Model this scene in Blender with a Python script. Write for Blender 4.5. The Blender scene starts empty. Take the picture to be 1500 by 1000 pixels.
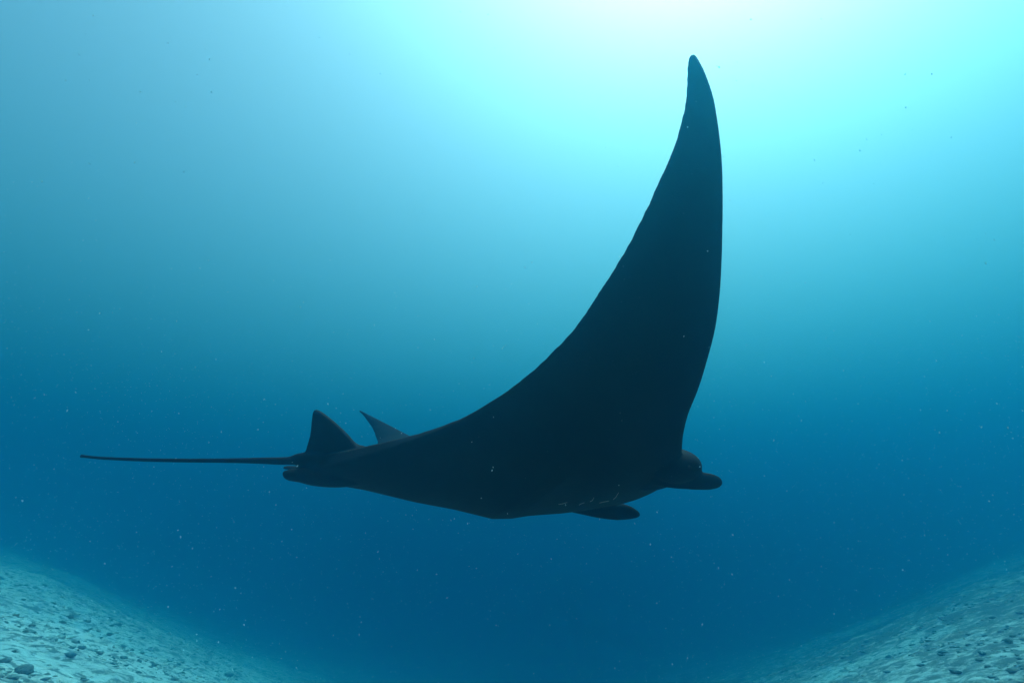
import bpy, bmesh, math, random
import numpy as np
from mathutils import Vector, Matrix
from mathutils.bvhtree import BVHTree

random.seed(7)
rng = np.random.default_rng(7)
scene = bpy.context.scene
col = scene.collection
R = math.radians

# ------------------------------------------------------------------ camera
PITCH = R(20.0)
CAM = Vector((0.0, 0.0, 1.6))
cd = bpy.data.cameras.new('camera')
cd.sensor_fit = 'HORIZONTAL'; cd.sensor_width = 36.0; cd.lens = 18.0
cd.clip_start = 0.05; cd.clip_end = 1000.0
cam = bpy.data.objects.new('camera', cd); col.objects.link(cam)
cam.location = CAM; cam.rotation_euler = (math.pi / 2 + PITCH, 0, 0)
scene.camera = cam

# ------------------------------------------------------------------ sky and sun
SUN_EL, SUN_AZ = R(71.0), R(48.0)
SUN_STRENGTH = 4.5
SKY_STRENGTH = 0.15
world = bpy.data.worlds.new('World'); scene.world = world; world.use_nodes = True
nt = world.node_tree; nt.nodes.clear()
sky = nt.nodes.new('ShaderNodeTexSky'); sky.sky_type = 'NISHITA'; sky.sun_disc = False; sky.dust_density = 9.0; sky.ozone_density = 0.0; sky.air_density = 2.0
sky.sun_elevation = SUN_EL; sky.sun_rotation = SUN_AZ
bg = nt.nodes.new('ShaderNodeBackground'); bg.inputs['Strength'].default_value = SKY_STRENGTH
wo = nt.nodes.new('ShaderNodeOutputWorld')
nt.links.new(sky.outputs['Color'], bg.inputs['Color']); nt.links.new(bg.outputs['Background'], wo.inputs['Surface'])

sl = bpy.data.lights.new('sun', 'SUN'); sl.energy = SUN_STRENGTH; sl.angle = R(0.5); sl.color = (1.0, 0.96, 0.9)
so = bpy.data.objects.new('sun', sl); col.objects.link(so)
to_sun = Vector((math.sin(SUN_AZ) * math.cos(SUN_EL), math.cos(SUN_AZ) * math.cos(SUN_EL), math.sin(SUN_EL)))
so.rotation_euler = to_sun.to_track_quat('Z', 'Y').to_euler(); so.location = to_sun * 40

scene.view_settings.view_transform = 'Standard'
scene.view_settings.look = 'None'
scene.view_settings.gamma = 1.0
scene.view_settings.use_curve_mapping = False
scene.view_settings.exposure = 0.5

cy = scene.cycles
cy.use_denoising = True
cy.max_bounces = 8; cy.volume_bounces = 4; cy.diffuse_bounces = 3
cy.transparent_max_bounces = 8
cy.caustics_reflective = False; cy.caustics_refractive = False

# water: scattering and absorption per metre (red, green, blue)
WATER_S = (0.0015, 0.0245, 0.0430)
WATER_A = (0.122, 0.0450, 0.0325)
WATER_G = 0.84
SURFACE = 11.2         # height of the water surface above the seabed bank

# ------------------------------------------------------------------ helpers
FPX = 750.0            # focal length in pixels of a 1500 px wide frame
FWD = Vector((0, math.cos(PITCH), math.sin(PITCH)))
UPV = Vector((0, -math.sin(PITCH), math.cos(PITCH)))
RGT = Vector((1, 0, 0))

def ray(px, py):
    return RGT * ((px - 750) / FPX) - UPV * ((py - 500) / FPX) + FWD

def P(px, py, d):
    return CAM + ray(px, py) * d

def mesh_obj(name, verts, faces, mat, parent=None, smooth=True):
    me = bpy.data.meshes.new(name)
    me.from_pydata([tuple(v) for v in verts], [], faces)
    me.validate(); me.update()
    if smooth:
        me.polygons.foreach_set('use_smooth', [True] * len(me.polygons))
    if mat: me.materials.append(mat)
    o = bpy.data.objects.new(name, me); col.objects.link(o)
    if parent:
        o.parent = parent
        o.matrix_parent_inverse = parent.matrix_world.inverted()
    return o

def tag(o, label=None, cat=None, group=None, kind=None):
    if label: o['label'] = label
    if cat: o['category'] = cat
    if group: o['group'] = group
    if kind: o['kind'] = kind
    return o

def new_mat(name):
    m = bpy.data.materials.new(name); m.use_nodes = True
    t = m.node_tree
    return m, t, t.nodes['Principled BSDF']

def node(t, kind, **kw):
    n = t.nodes.new(kind)
    for k, v in kw.items():
        if k in n.inputs: n.inputs[k].default_value = v
        else: setattr(n, k, v)
    return n

def ramp(t, pts):
    n = t.nodes.new('ShaderNodeValToRGB')
    e = n.color_ramp.elements
    while len(e) < len(pts): e.new(0.5)
    for q, (p, c) in zip(e, pts):
        q.position = p; q.color = (c[0], c[1], c[2], 1) if hasattr(c, '__len__') else (c, c, c, 1)
    return n

# ------------------------------------------------------------------ materials
def sand_material():
    m, t, b = new_mat('pale_sand')
    L = t.links.new
    geo = node(t, 'ShaderNodeNewGeometry')
    def nz(scale, detail=5.0, rough=0.6, dist=0.0):
        n = node(t, 'ShaderNodeTexNoise', Scale=scale, Detail=detail, Roughness=rough, Distortion=dist)
        L(rip.outputs[0], n.inputs['Vector']); return n
    # coordinates drawn out along the ripples of either bank
    sep = node(t, 'ShaderNodeSeparateXYZ'); L(geo.outputs['Position'], sep.inputs[0])
    ab = node(t, 'ShaderNodeMath', operation='ABSOLUTE'); L(sep.outputs['X'], ab.inputs[0])
    def lin(ka, kb):
        p = node(t, 'ShaderNodeMath', operation='MULTIPLY'); p.inputs[1].default_value = ka; L(ab.outputs[0], p.inputs[0])
        q = node(t, 'ShaderNodeMath', operation='MULTIPLY_ADD'); q.inputs[1].default_value = kb; L(sep.outputs['Y'], q.inputs[0]); L(p.outputs[0], q.inputs[2])
        return q
    rip = node(t, 'ShaderNodeCombineXYZ')
    L(lin(0.89 / 2.6, -0.45 / 2.6).outputs[0], rip.inputs[0]); L(lin(0.45, 0.89).outputs[0], rip.inputs[1]); L(sep.outputs['Z'], rip.inputs[2])
    fine = nz(7.0, 8, 0.75); mid = nz(3.4, 7, 0.72, 0.4); big = nz(0.32, 3, 0.5)
    base = ramp(t, [(0.34, (0.35, 0.32, 0.32)), (0.46, (0.65, 0.60, 0.61)), (0.64, (0.82, 0.76, 0.78))])
    L(fine.outputs['Fac'], base.inputs['Fac'])
    # patches of dark turf algae and broken coral, thicker towards +x
    side = node(t, 'ShaderNodeMapRange'); side.inputs['From Min'].default_value = -6; side.inputs['From Max'].default_value = 9
    side.inputs['To Min'].default_value = -0.015; side.inputs['To Max'].default_value = 0.06
    L(sep.outputs['X'], side.inputs['Value'])
    a1 = node(t, 'ShaderNodeMath', operation='MULTIPLY'); a1.inputs[1].default_value = 0.35; L(big.outputs['Fac'], a1.inputs[0])
    a2 = node(t, 'ShaderNodeMath', operation='MULTIPLY_ADD'); a2.inputs[1].default_value = 0.65
    L(mid.outputs['Fac'], a2.inputs[0]); L(a1.outputs[0], a2.inputs[2])
    a3 = node(t, 'ShaderNodeMath', operation='ADD'); L(a2.outputs[0], a3.inputs[0]); L(side.outputs[0], a3.inputs[1])
    msk = ramp(t, [(0.505, 0.0), (0.575, 1.0)]); L(a3.outputs[0], msk.inputs['Fac'])
    # small dark flecks of debris
    fl = nz(8.0, 5, 0.66, 0.3); f2 = ramp(t, [(0.525, 0.0), (0.57, 0.95)]); L(fl.outputs['Fac'], f2.inputs['Fac'])
    mx = node(t, 'ShaderNodeMath', operation='MAXIMUM'); L(msk.outputs['Color'], mx.inputs[0]); L(f2.outputs['Color'], mx.inputs[1])
    mul = node(t, 'ShaderNodeMath', operation='MULTIPLY'); mul.inputs[1].default_value = 0.85; L(mx.outputs[0], mul.inputs[0])
    mix = node(t, 'ShaderNodeMix', data_type='RGBA')
    L(mul.outputs[0], mix.inputs['Factor']); L(base.outputs['Color'], mix.inputs['A']); mix.inputs['B'].default_value = (0.115, 0.11, 0.09, 1)
    L(mix.outputs['Result'], b.inputs['Base Color'])
    b.inputs['Roughness'].default_value = 0.95
    b.inputs['Specular IOR Level'].default_value = 0.1
    bump = node(t, 'ShaderNodeBump'); bump.inputs['Strength'].default_value = 0.9; bump.inputs['Distance'].default_value = 0.08
    L(fine.outputs['Fac'], bump.inputs['Height']); L(bump.outputs['Normal'], b.inputs['Normal'])
    return m

def stone_material(name, c0, c1):
    m, t, b = new_mat(name); L = t.links.new
    geo = node(t, 'ShaderNodeNewGeometry')
    n = node(t, 'ShaderNodeTexNoise', Scale=12.0, Detail=5.0, Roughness=0.7); L(geo.outputs['Position'], n.inputs['Vector'])
    r = ramp(t, [(0.35, c0), (0.7, c1)]); L(n.outputs['Fac'], r.inputs['Fac']); L(r.outputs['Color'], b.inputs['Base Color'])
    b.inputs['Roughness'].default_value = 0.95; b.inputs['Specular IOR Level'].default_value = 0.1
    bu = node(t, 'ShaderNodeBump'); bu.inputs['Distance'].default_value = 0.03; L(n.outputs['Fac'], bu.inputs['Height']); L(bu.outputs['Normal'], b.inputs['Normal'])
    return m

def skin_material():
    m, t, b = new_mat('manta_skin'); L = t.links.new
    geo = node(t, 'ShaderNodeNewGeometry')
    n = node(t, 'ShaderNodeTexNoise', Scale=3.0, Detail=5.0, Roughness=0.65); L(geo.outputs['Position'], n.inputs['Vector'])
    r = ramp(t, [(0.35, (0.0035, 0.004, 0.005)), (0.7, (0.009, 0.010, 0.012))]); L(n.outputs['Fac'], r.inputs['Fac'])
    v = node(t, 'ShaderNodeTexNoise', Scale=34.0, Detail=2.0, Roughness=0.5); L(geo.outputs['Position'], v.inputs['Vector'])
    k = ramp(t, [(0.74, 0.0), (0.80, 1.0)]); L(v.outputs['Fac'], k.inputs['Fac'])
    mix = node(t, 'ShaderNodeMix', data_type='RGBA'); L(k.outputs['Color'], mix.inputs['Factor']); L(r.outputs['Color'], mix.inputs['A'])
    mix.inputs['B'].default_value = (0.04, 0.045, 0.05, 1)
    L(mix.outputs['Result'], b.inputs['Base Color'])
    b.inputs['Roughness'].default_value = 0.75; b.inputs['Specular IOR Level'].default_value = 0.08
    f = node(t, 'ShaderNodeTexNoise', Scale=90.0, Detail=3.0); L(geo.outputs['Position'], f.inputs['Vector'])
    bu = node(t, 'ShaderNodeBump'); bu.inputs['Distance'].default_value = 0.004; bu.inputs['Strength'].default_value = 0.6
    L(f.outputs['Fac'], bu.inputs['Height']); L(bu.outputs['Normal'], b.inputs['Normal'])
    return m

def plain(name, c, rough=0.6, spec=0.3):
    m, t, b = new_mat(name)
    n = node(t, 'ShaderNodeTexNoise', Scale=20.0, Detail=3.0)
    g = node(t, 'ShaderNodeNewGeometry'); t.links.new(g.outputs['Position'], n.inputs['Vector'])
    r = ramp(t, [(0.3, [x * 0.8 for x in c]), (0.7, c)])
    t.links.new(n.outputs['Fac'], r.inputs['Fac']); t.links.new(r.outputs['Color'], b.inputs['Base Color'])
    b.inputs['Roughness'].default_value = rough; b.inputs['Specular IOR Level'].default_value = spec
    return m

def speck_material():
    m = bpy.data.materials.new('plankton'); m.use_nodes = True
    t = m.node_tree; t.nodes.clear()
    d = node(t, 'ShaderNodeBsdfDiffuse'); d.inputs['Color'].default_value = (0.46, 0.70, 0.76, 1)
    tr = node(t, 'ShaderNodeBsdfTranslucent'); tr.inputs['Color'].default_value = (0.46, 0.70, 0.76, 1)
    mx = node(t, 'ShaderNodeMixShader'); mx.inputs[0].default_value = 0.7
    o = node(t, 'ShaderNodeOutputMaterial')
    t.links.new(d.outputs[0], mx.inputs[1]); t.links.new(tr.outputs[0], mx.inputs[2]); t.links.new(mx.outputs[0], o.inputs['Surface'])
    return m

M_SAND = sand_material()
M_STONE = stone_material('dark_rubble', (0.09, 0.09, 0.08), (0.28, 0.275, 0.25))
M_CORAL = stone_material('pale_coral_rubble', (0.36, 0.36, 0.34), (0.66, 0.66, 0.63))
M_SKIN = skin_material()
M_EYE = plain('eye_black', (0.006, 0.006, 0.008), 0.7, 0.1)
M_PALE = plain('pale_scar', (0.26, 0.28, 0.29), 0.8, 0.2)
M_SPECK = speck_material()

# ------------------------------------------------------------------ seabed
_perm = rng.permutation(512)
_perm = np.concatenate([_perm, _perm])
_grad = rng.random(1024) * 2 - 1
def vnoise(x, y):
    xi = np.floor(x).astype(int); yi = np.floor(y).astype(int)
    fx = x - xi; fy = y - yi
    ux = fx * fx * fx * (fx * (fx * 6 - 15) + 10); uy = fy * fy * fy * (fy * (fy * 6 - 15) + 10)
    def h(i, j): return _grad[_perm[(i % 512 + _perm[j % 512]) % 1024]]
    a = h(xi, yi); b = h(xi + 1, yi); c = h(xi, yi + 1); d = h(xi + 1, yi + 1)
    return (a * (1 - ux) + b * ux) * (1 - uy) + (c * (1 - ux) + d * ux) * uy

def ground_z(x, y):
    x = np.asarray(x, float); y = np.asarray(y, float)
    # two sandy banks that rise to either side of a gully running away and down
    d = 0.92 * y - np.sqrt(x * x + 1.0)
    s = 1.5
    soft = s * np.logaddexp(0, d / s)
    drop = 0.37 * soft + 0.12 * (d - soft)
    floor = 15.0
    drop = np.where(drop > 0, floor * np.tanh(drop / floor), 4.0 * np.tanh(drop / 4.0))
    z = -drop + 0.32 - 0.10 * (1 + np.tanh(x / 3.0))
    ax = np.sqrt(x * x + 0.5)
    al = 0.89 * ax - 0.45 * y; ac = 0.45 * ax + 0.89 * y      # along and across the ripples
    z += 0.14 * vnoise(x / 6.3 + 3.1, y / 6.3 + 7.7) + 0.10 * vnoise(al / 3.0 + 11, ac / 1.3)
    z += 0.085 * np.maximum(vnoise(al / 1.3 + 5, ac / 0.5 + 2), -0.3) + 0.065 * np.abs(vnoise(al / 0.75, ac / 0.31 + 9)) + 0.03 * vnoise(x / 0.17 + 31, y / 0.17)
    return z

az = np.concatenate([np.arange(-180, -58, 3.0), np.arange(-58, 58, 0.22), np.arange(58, 180, 3.0)]) * math.pi / 180
rr = np.concatenate([[0.3], np.geomspace(0.8, 6.5, 28, endpoint=False), np.geomspace(6.5, 48, 330, endpoint=False), np.geomspace(48, 180, 30)])
A, Q = np.meshgrid(az, rr)
X = Q * np.sin(A); Y = Q * np.cos(A); Z = ground_z(X, Y)
na, nr = len(az), len(rr)
verts = list(zip(X.ravel(), Y.ravel(), Z.ravel()))
faces = []
for i in range(nr - 1):
    for j in range(na):
        k = (j + 1) % na
        faces.append((i * na + j, i * na + k, (i + 1) * na + k, (i + 1) * na + j))
c0 = len(verts); verts.append((0, 0, float(ground_z(0, 0))))
for j in range(na):
    faces.append((c0, (j + 1) % na, j))
seabed = mesh_obj('seabed', verts, faces, M_SAND)
seabed['kind'] = 'structure'

def ico(sub):
    bm = bmesh.new(); bmesh.ops.create_icosphere(bm, subdivisions=sub, radius=1.0)
    v = np.array([w.co[:] for w in bm.verts]); f = np.array([[q.index for q in p.verts] for p in bm.faces]); bm.free()
    return v, f
ICO1, ICO1F = ico(1); ICO2, ICO2F = ico(2)

def ground_hit(px, py):
    d = ray(px, py); t = 4.0
    while t < 80:
        p = CAM + d * t
        if p.z <= float(ground_z(p.x, p.y)): break
        t += 0.03
    return p, t

# rubble: thousands of small broken pieces nobody could count
def rubble():
    n = 52000
    a = np.radians(rng.uniform(-60, 60, n)); r = 7.0 + 38.0 * rng.random(n) ** 1.3
    x = r * np.sin(a); y = r * np.cos(a)
    keep = (vnoise(x / 1.4 + 20, y / 1.4 + 4) + 0.5 * vnoise(x / 4.1, y / 4.1 + 30) + 0.012 * x + rng.normal(0, 0.25, n)) > -0.1
    x, y, r = x[keep], y[keep], r[keep]; n = len(x)
    z = ground_z(x, y)
    size = np.clip(np.exp(rng.normal(math.log(0.023), 0.45, n)), 0.010, 0.07)
    nv = len(ICO1)
    V = np.empty((n, nv, 3)); 
    for i in range(n):
        sc = np.array([rng.uniform(0.9, 2.4), rng.uniform(0.5, 0.9), rng.uniform(0.4, 0.9)]) * size[i]
        th = math.copysign(1, x[i]) * -0.47 + rng.normal(0, 0.35); c, s = math.cos(th), math.sin(th)
        v = ICO1 * (1 + 0.42 * rng.uniform(-1, 1, (nv, 1))) * sc
        V[i, :, 0] = v[:, 0] * c - v[:, 1] * s + x[i]; V[i, :, 1] = v[:, 0] * s + v[:, 1] * c + y[i]; V[i, :, 2] = v[:, 2] + z[i] - 0.05 * size[i]
    F = (ICO1F[None] + (np.arange(n) * nv)[:, None, None]).reshape(-1, 3)
    me = bpy.data.meshes.new('rubble'); me.from_pydata(V.reshape(-1, 3).tolist(), [], F.tolist()); me.update()
    me.materials.append(M_STONE); me.materials.append(M_CORAL)
    pick = (rng.random(n) < 0.45).astype(np.int32)
    me.polygons.foreach_set('material_index', np.repeat(pick, len(ICO1F)))
    o = bpy.data.objects.new('rubble', me); col.objects.link(o)
    tag(o, 'small broken coral rubble strewn over the pale sand', 'rubble', kind='stuff')
rubble()

def stone(px, py, wpx, label, group=None, flat=0.6):
    p, t = ground_hit(px, py)
    rad = 0.42 * wpx / FPX * t
    nv = len(ICO2)
    lump = 1 + 0.16 * np.array([math.sin(3.1 * v[0] + px) + math.cos(2.7 * v[1] + py) + math.sin(4.3 * v[2] + px * 0.3) for v in ICO2])[:, None] * 0.7 + 0.13 * rng.uniform(-1, 1, (nv, 1))
    v = ICO2 * lump * np.array([1.3, 0.75, flat]) * rad
    o = mesh_obj('stone', v.tolist(), ICO2F.tolist(), M_STONE)
    o.location = (p.x, p.y, float(ground_z(p.x, p.y)) + rad * flat * 0.45); o.rotation_euler = (rng.uniform(-.2, .2), rng.uniform(-.2, .2), math.copysign(1, p.x) * -0.47 + rng.normal(0, 0.4))
    tag(o, label, 'stone', group)

stone(33, 985, 26, 'largest dark rounded stone resting on the pale sand bank')
for (px, py, w) in [(7, 970, 15), (103, 961, 14), (91, 912, 9), (101, 905, 11), (47, 917, 9), (146, 958, 12), (37, 926, 8), (118, 950, 11),
                    (66, 996, 12), (255, 996, 14), (336, 990, 14), (160, 930, 9), (20, 955, 7), (180, 965, 10), (122, 995, 8), (225, 975, 9)]:
    stone(px, py, w, 'small dark rubble stone on the smoother, paler sand bank', 'stones on the pale sand bank')
for (px, py, w) in [(1400, 985, 13), (1440, 960, 11), (1478, 940, 12), (1485, 985, 16), (1350, 975, 10), (1420, 930, 8), (1300, 985, 9), (1455, 905, 8), (1495, 900, 9), (1380, 960, 9)]:
    stone(px, py, w, 'small dark rubble stone on the rough, darker patchy bank', 'stones on the patchy bank', 0.5)

# ------------------------------------------------------------------ manta ray
def catmull(pts, n_per):
    out = []
    n = len(pts)
    for i in range(n - 1):
        p0 = pts[max(i - 1, 0)]; p1 = pts[i]; p2 = pts[i + 1]; p3 = pts[min(i + 2, n - 1)]
        for k in range(n_per):
            t = k / n_per
            out.append([0.5 * (2 * b + (c - a) * t + (2 * a - 5 * b + 4 * c - d) * t * t + (3 * b - a - 3 * c + d) * t ** 3) for a, b, c, d in zip(p0, p1, p2, p3)])
    out.append(list(pts[-1]))
    return out

def foil(u):
    return (u ** 0.5) * ((1 - u) ** 0.8) / 0.49 if 0 < u < 1 else 0.0

def rim(u):
    return 0.011 * min(1.0, math.sqrt(max(u, 0) / 0.03), math.sqrt(max(1 - u, 0) / 0.03))

def loft(secs, low_prof=None, up_prof=None, n_per=5, nu=28, fixed_span=None, wavy=0.0):
    """secs: LEx LEy LEd TEx TEy TEd thickness body_weight.  Returns verts, faces of a closed shell."""
    S = catmull(secs, n_per)
    wv = [wavy * (math.sin(2.3 * i) + math.sin(3.7 * i + 1) + 0.8 * math.sin(1.1 * i + 2)) for i in range(len(S))]
    L = [P(s[0], s[1], s[2]) for s in S]; T = [P(s[3] + e, s[4] + 0.6 * e, s[5]) for s, e in zip(S, wv)]
    us = [(1 - math.cos(math.pi * k / nu)) / 2 for k in range(nu + 1)]
    V = []
    n = len(S)
    spans = []
    for i in range(n):
        a, b = max(i - 4, 0), min(i + 4, n - 1)
        mid = lambda q: L[q] * 0.5 + T[q] * 0.5
        spans.append((mid(b) - mid(a)).normalized())
    for i, s in enumerate(S):
        ch = T[i] - L[i]
        nrm = ch.cross(fixed_span or spans[i]).normalized()
        if ch.length < 1e-6: nrm = Vector((0, 0, 1))
        th = max(s[6], 0.004); w = min(max(s[7], 0), 1)
        ring = []
        for k in range(0, nu + 1):
            u = us[k]; o = rim(u) + th * foil(u) * (1 - w) + (w * np.interp(u, *low_prof) if low_prof else 0)
            ring.append(L[i] + ch * u + nrm * o)
        for k in range(nu - 1, 0, -1):
            u = us[k]; o = rim(u) + th * foil(u) * (1 - w) + (w * np.interp(u, *up_prof) if up_prof else 0)
            ring.append(L[i] + ch * u - nrm * o)
        V += ring
    m = 2 * nu
    F = []
    for i in range(n - 1):
        for k in range(m):
            q = (k + 1) % m
            F.append((i * m + k, i * m + q, (i + 1) * m + q, (i + 1) * m + k))
    F.append(tuple(range(m - 1, -1, -1))); F.append(tuple((n - 1) * m + k for k in range(m)))
    return V, F

def tube(path, nseg=18, n_per=6):
    """path: px py d, radius in px along image-vertical, radius factor along depth. Closed, rounded ends."""
    S = catmull(path, n_per); V = []; F = []
    C = [P(*s[:3]) for s in S]; n = len(S)
    for i, s in enumerate(S):
        tg = (C[min(i + 1, n - 1)] - C[max(i - 1, 0)]).normalized()
        side = tg.cross(UPV).normalized(); up = side.cross(tg).normalized()
        r = s[3] / FPX * s[2]
        for k in range(nseg):
            a = 2 * math.pi * k / nseg
            V.append(C[i] + up * (r * math.cos(a)) + side * (r * s[4] * math.sin(a)))
    for i in range(n - 1):
        for k in range(nseg):
            q = (k + 1) % nseg
            F.append((i * nseg + k, i * nseg + q, (i + 1) * nseg + q, (i + 1) * nseg + k))
    F.append(tuple(range(nseg - 1, -1, -1))); F.append(tuple((n - 1) * nseg + k for k in range(nseg)))
    return V, F

# wing and body sections from one wing tip across the back to the other
near = [
    (1017, 81.8, 3.02, 1011.5, 82.2, 3.02, 0.002),
    (1023, 91, 3.00, 1008.3, 89, 3.00, 0.008),
    (1032, 109, 2.97, 1007, 111, 2.97, 0.018),
    (1044, 144, 2.93, 1005, 146, 2.93, 0.024),
    (1051, 183, 2.89, 996, 187, 2.89, 0.030),
    (1056, 226, 2.86, 984, 224, 2.86, 0.034),
    (1058, 266, 2.84, 967, 262, 2.84, 0.038),
    (1058.3, 312, 2.82, 945, 310, 2.82, 0.042),
    (1057.4, 362, 2.81, 919, 361, 2.81, 0.048),
    (1056, 402, 2.81, 895, 401, 2.81, 0.054),
    (1053, 440, 2.82, 872, 436, 2.82, 0.062),
    (1047, 482, 2.84, 844, 477.5, 2.84, 0.072),
    (1036, 525, 2.87, 805, 519.5, 2.87, 0.084),
    (1023, 567, 2.91, 768, 553, 2.91, 0.098),
    (1008, 604, 2.96, 724, 585, 2.96, 0.115),
    (1001, 632, 3.01, 670, 616, 3.02, 0.13),
    (999, 650, 3.06, 604, 641, 3.09, 0.14),
    (997, 668, 3.12, 548, 657, 3.18, 0.15),
]
nw = [0, 0, 0, 0, 0, 0, 0, 0, 0, 0, 0, 0, 0, 0, .05, .18, .40, .70]
secs = [s + (w,) for s, w in zip(near, nw)]
secs += [
    (986, 694, 3.24, 470, 676, 3.30, 0.16, 0.95),
    (962, 714, 3.40, 436, 683, 3.40, 0.16, 1.0),
    (925, 727, 3.58, 470, 688, 3.52, 0.12, 0.74),
    (878, 731, 3.78, 545, 694, 3.72, 0.10, 0.28),
    (795, 722, 4.15, 560, 692, 4.10, 0.09, 0.05),
    (722, 702, 4.65, 562, 686, 4.60, 0.08, 0.0),
    (655, 668, 5.15, 556, 668, 5.12, 0.055, 0.0),
    (604, 641, 5.55, 553.5, 650, 5.55, 0.035, 0.0),
    (572, 624, 5.80, 547, 630, 5.80, 0.022, 0.0),
    (545, 610, 5.98, 536, 613, 5.98, 0.014, 0.0),
    (528, 601.2, 6.08, 526, 601.8, 6.08, 0.004, 0.0),
]
LOW = ([0, 0.04, 0.12, 0.22, 0.30, 0.36, 0.42, 0.47, 0.54, 0.66, 0.82, 0.93, 1.0], [0.015, 0.05, 0.10, 0.155, 0.185, 0.210, 0.252, 0.232, 0.200, 0.168, 0.105, 0.085, 0.05])
UPP = ([0, 0.04, 0.12, 0.25, 0.40, 0.55, 0.70, 0.80, 0.92, 1.0], [0.015, 0.06, 0.12, 0.19, 0.22, 0.20, 0.17, 0.145, 0.08, 0.04])
parts = [loft(secs, LOW, UPP, wavy=0.26)]
# dorsal fin on the tail base
dors = [
    (560, 672, 3.38, 440, 676, 3.38, 0.045, 0),
    (541, 656, 3.38, 447, 661, 3.38, 0.040, 0),
    (523, 650, 3.38, 450, 652, 3.38, 0.036, 0),
    (508, 634.5, 3.38, 454.5, 636, 3.38, 0.030, 0),
    (489, 617, 3.38, 456.5, 618, 3.38, 0.022, 0),
    (472, 604, 3.38, 458.5, 605, 3.38, 0.014, 0),
    (464, 600, 3.38, 460.5, 600.3, 3.38, 0.006, 0)]
parts.append(loft(dors, nu=16))
# head swelling beside the eye
def ellipsoid(c, rx, ry, rz):
    v = [c + RGT * (w[0] * rx) + UPV * (w[1] * ry) + FWD * (w[2] * rz) for w in ICO3]
    return v, [tuple(f) for f in ICO3F.tolist()]
ICO3, ICO3F = ico(4)
def px2m(p, d): return p / FPX * d
parts.append(ellipsoid(P(988, 682, 3.16), px2m(39, 3.16), px2m(25, 3.16), 0.13))
parts.append(tube([(900, 690, 3.35, 26, 1.2), (950, 690, 3.28, 28, 1.1), (985, 682, 3.2, 25, 1.0), (1006, 680, 3.15, 20, 1.0), (1017, 679.5, 3.14, 13, 1.0), (1022, 680, 3.14, 6, 1.0)]))
# cephalic fins, rolled into forward pointing horns
parts.append(tube([(955, 700, 3.17, 10, 0.8), (985, 702.5, 3.15, 12, 0.8), (1015, 703.5, 3.13, 13.2, 0.7), (1038, 704.8, 3.12, 12.2, 0.65), (1051, 705.8, 3.12, 9, 0.6), (1056.5, 706.2, 3.12, 5, 0.6), (1058.5, 706.3, 3.12, 1.2, 0.6)]))
parts.append(tube([(830, 742, 3.80, 6, 0.9), (855, 744.5, 3.82, 9, 0.8), (880, 746.5, 3.83, 12, 0.75), (903, 748, 3.84, 13, 0.7), (921, 750.5, 3.85, 10, 0.65), (932, 752.8, 3.85, 6, 0.6), (936.5, 753.8, 3.85, 3, 0.6), (938, 754, 3.85, 0.9, 0.6)]))
# pelvic fins and the knob at the tail base
parts.append(tube([(540, 702, 3.36, 7, 2.0), (500, 700, 3.33, 12, 2.0), (465, 699, 3.31, 12, 1.5), (440, 696, 3.30, 9.8, 1.2), (427, 695, 3.29, 9, 1.1), (421, 694, 3.29, 7.4, 1.0), (417, 692, 3.29, 4.5, 1.0), (415, 690.5, 3.29, 2, 1.0)]))
parts.append(tube([(500, 690, 3.50, 6, 2.0), (460, 687, 3.50, 3.5, 3.5), (432, 685.0, 3.50, 2.4, 3.0), (420, 684.5, 3.50, 2.2, 3.0), (415.5, 684.2, 3.50, 1.2, 3.0)]))
parts.append(tube([(490, 676, 3.39, 14, 1.2), (462, 674, 3.38, 14, 1.2), (446, 672.5, 3.38, 10.5, 1.0), (434, 673.0, 3.38, 8.5, 0.9), (426, 674.0, 3.38, 6.2, 0.9), (416, 674.5, 3.37, 5.0, 0.9)]))

def join(ps):
    V, F = [], []
    for v, f in ps:
        b = len(V); V += list(v); F += [tuple(i + b for i in q) for q in f]
    return V, F
V, F = join(parts)
tmp = mesh_obj('tmp_manta', V, F, None)
bm = bmesh.new(); bm.from_mesh(tmp.data); bmesh.ops.recalc_face_normals(bm, faces=bm.faces); bm.to_mesh(tmp.data); bm.free()
md = tmp.modifiers.new('remesh', 'REMESH'); md.mode = 'VOXEL'; md.voxel_size = 0.0082; md.use_smooth_shade = True
ms = tmp.modifiers.new('smooth', 'SMOOTH'); ms.factor = 0.5; ms.iterations = 4
dg = bpy.context.evaluated_depsgraph_get()
ev = tmp.evaluated_get(dg)
me = bpy.data.meshes.new_from_object(ev, depsgraph=dg)
bpy.data.objects.remove(tmp)
# whip tail goes into the same mesh
tv, tf = tube([(470, 675, 3.39, 6, 1), (440, 674.6, 3.38, 6.2, 1), (412, 674.8, 3.37, 5.6, 1), (380, 674.4, 3.35, 4.6, 1), (340, 674.3, 3.33, 3.5, 1), (280, 674.2, 3.30, 2.9, 1), (220, 673.4, 3.26, 2.6, 1), (160, 671.2, 3.22, 2.2, 1), (135, 669.4, 3.2, 2.0, 1), (124, 668.2, 3.2, 2.0, 1), (119, 667.7, 3.2, 2.3, 1)], nseg=12)
bm = bmesh.new(); bm.from_mesh(me)
bv = [bm.verts.new(v) for v in tv]
for f in tf: bm.faces.new([bv[i] for i in f])
bmesh.ops.recalc_face_normals(bm, faces=bm.faces)
bm.to_mesh(me)
bvh = BVHTree.FromBMesh(bm); bm.free()
me.polygons.foreach_set('use_smooth', [True] * len(me.polygons))
me.materials.clear(); me.materials.append(M_SKIN); me.update()

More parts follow.
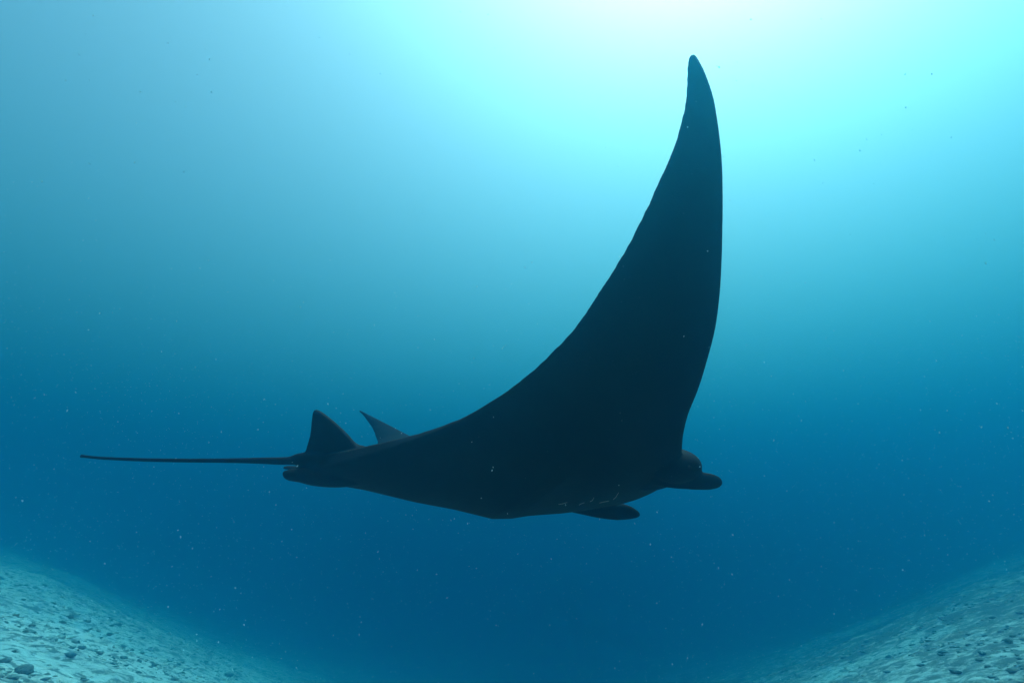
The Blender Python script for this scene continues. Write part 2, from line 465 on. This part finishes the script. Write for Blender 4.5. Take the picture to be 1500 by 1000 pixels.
manta = bpy.data.objects.new('manta_ray', None); col.objects.link(manta)
manta.location = P(740, 735, 3.4)
manta.empty_display_size = 0.3
bpy.context.view_layer.update()
tag(manta, 'black manta ray gliding with one long wing raised and whip tail trailing', 'manta ray')
body = bpy.data.objects.new('body', me); col.objects.link(body)
body.parent = manta; body.matrix_parent_inverse = manta.matrix_world.inverted()

def on_skin(px, py):
    d = ray(px, py)
    hit = bvh.ray_cast(CAM, d.normalized())
    return hit[0], hit[1]

def eye(px, py, rpx):
    p, n = on_skin(px, py)
    if p is None: return
    r = px2m(rpx, 3.1)
    q = n.to_track_quat('Z', 'Y').to_matrix()
    v = [p + q @ Vector((w[0] * r, w[1] * r, w[2] * r * 0.55)) for w in ICO2]
    mesh_obj('eye', v, [tuple(f) for f in ICO2F.tolist()], M_EYE, manta)
eye(1010, 685, 3.6)

def mark(pts, w0):
    """a thin raised pale sliver following the skin"""
    V = []; 
    ctr = []
    for (px, py) in pts:
        p, n = on_skin(px, py)
        if p is None: return
        ctr.append((p, n))
    m = len(ctr)
    for i, (p, n) in enumerate(ctr):
        tg = (ctr[min(i + 1, m - 1)][0] - ctr[max(i - 1, 0)][0]).normalized()
        sd = n.cross(tg).normalized()
        w = w0 * (0.25 + 0.75 * math.sin(math.pi * (i + 0.35) / (m - 0.3)))
        V += [p + sd * w + n * 0.0005, p + n * (0.003 + w * 0.5), p - sd * w + n * 0.0005, p - n * 0.004]
    F = []
    for i in range(m - 1):
        for k in range(4):
            q = (k + 1) % 4
            F.append((i * 4 + k, i * 4 + q, i * 4 + 4 + q, i * 4 + 4 + k))
    F += [(3, 2, 1, 0), tuple((m - 1) * 4 + k for k in range(4))]
    mesh_obj('gill_slit', V, F, M_PALE, manta)
for pts in [[(818, 738), (824, 737), (831, 735)], [(848, 739), (851, 737), (856, 735.5)], [(878, 736), (883, 734.5), (892, 733)],
            [(864, 734), (868, 732), (870, 728)], [(898, 731), (902, 727.5), (906, 721)]]:
    mark(pts, 0.0020)

# ------------------------------------------------------------------ plankton drifting in the water
def plankton():
    n = 18000
    y = 1.0 + 13 * rng.random(n) ** 0.9
    x = (rng.random(n) * 2 - 1) * 12; z = 1.6 - 4.5 + 8.5 * rng.random(n) ** 1.25
    ok = (z > ground_z(x, y) + 0.3)
    x, y, z = x[ok], y[ok], z[ok]; n = len(x)
    dist = np.sqrt(x * x + y * y + (z - 1.6) ** 2)
    size = np.clip(np.exp(rng.normal(math.log(0.0027), 0.40, n)), 0.0012, 0.0065)
    size = np.clip(size, dist * 0.0004, dist * 0.0010)
    nv = len(ICO1); V = np.empty((n, nv, 3))
    for i in range(n):
        sc = np.array([rng.uniform(.5, 1.1), rng.uniform(.5, 1.1), rng.uniform(.7, 1.9)]) * size[i]
        v = ICO1 * (1 + 0.35 * rng.uniform(-1, 1, (nv, 1))) * sc
        v[:, 0] += v[:, 2] * rng.uniform(-.5, .5)
        V[i] = v + np.array([x[i], y[i], z[i]])
    Fc = (ICO1F[None] + (np.arange(n) * nv)[:, None, None]).reshape(-1, 3)
    me = bpy.data.meshes.new('plankton'); me.from_pydata(V.reshape(-1, 3).tolist(), [], Fc.tolist()); me.update()
    me.materials.append(M_SPECK)
    o = bpy.data.objects.new('plankton', me); col.objects.link(o)
    tag(o, 'tiny pale specks of plankton drifting all through the water', 'plankton', kind='stuff')
plankton()

# ------------------------------------------------------------------ the water itself: one closed box of even density
def water_box():
    B = 210.0; z0 = float(Z.min()) - 1.0; z1 = SURFACE
    v = [(-B, -B, z0), (B, -B, z0), (B, B, z0), (-B, B, z0), (-B, -B, z1), (B, -B, z1), (B, B, z1), (-B, B, z1)]
    f = [(0, 3, 2, 1), (4, 5, 6, 7), (0, 1, 5, 4), (1, 2, 6, 5), (2, 3, 7, 6), (3, 0, 4, 7)]
    m = bpy.data.materials.new('sea_water'); m.use_nodes = True
    t = m.node_tree; t.nodes.clear()
    pv = t.nodes.new('ShaderNodeVolumePrincipled'); out = t.nodes.new('ShaderNodeOutputMaterial')
    D = max(s + a for s, a in zip(WATER_S, WATER_A)) * 1.02
    c = [s / D for s in WATER_S]
    k = [(1 - a / (D * (1 - ci))) ** 2 for a, ci in zip(WATER_A, c)]
    pv.inputs['Color'].default_value = (*c, 1); pv.inputs['Absorption Color'].default_value = (*k, 1)
    pv.inputs['Density'].default_value = D; pv.inputs['Anisotropy'].default_value = WATER_G
    pv.inputs['Density Attribute'].default_value = ''
    t.links.new(pv.outputs['Volume'], out.inputs['Volume'])
    try: m.cycles.homogeneous_volume = True
    except Exception: pass
    o = mesh_obj('haze', v, f, m, smooth=False)
    tag(o, 'blue sea water filling the whole scene', 'water', kind='stuff')
water_box()
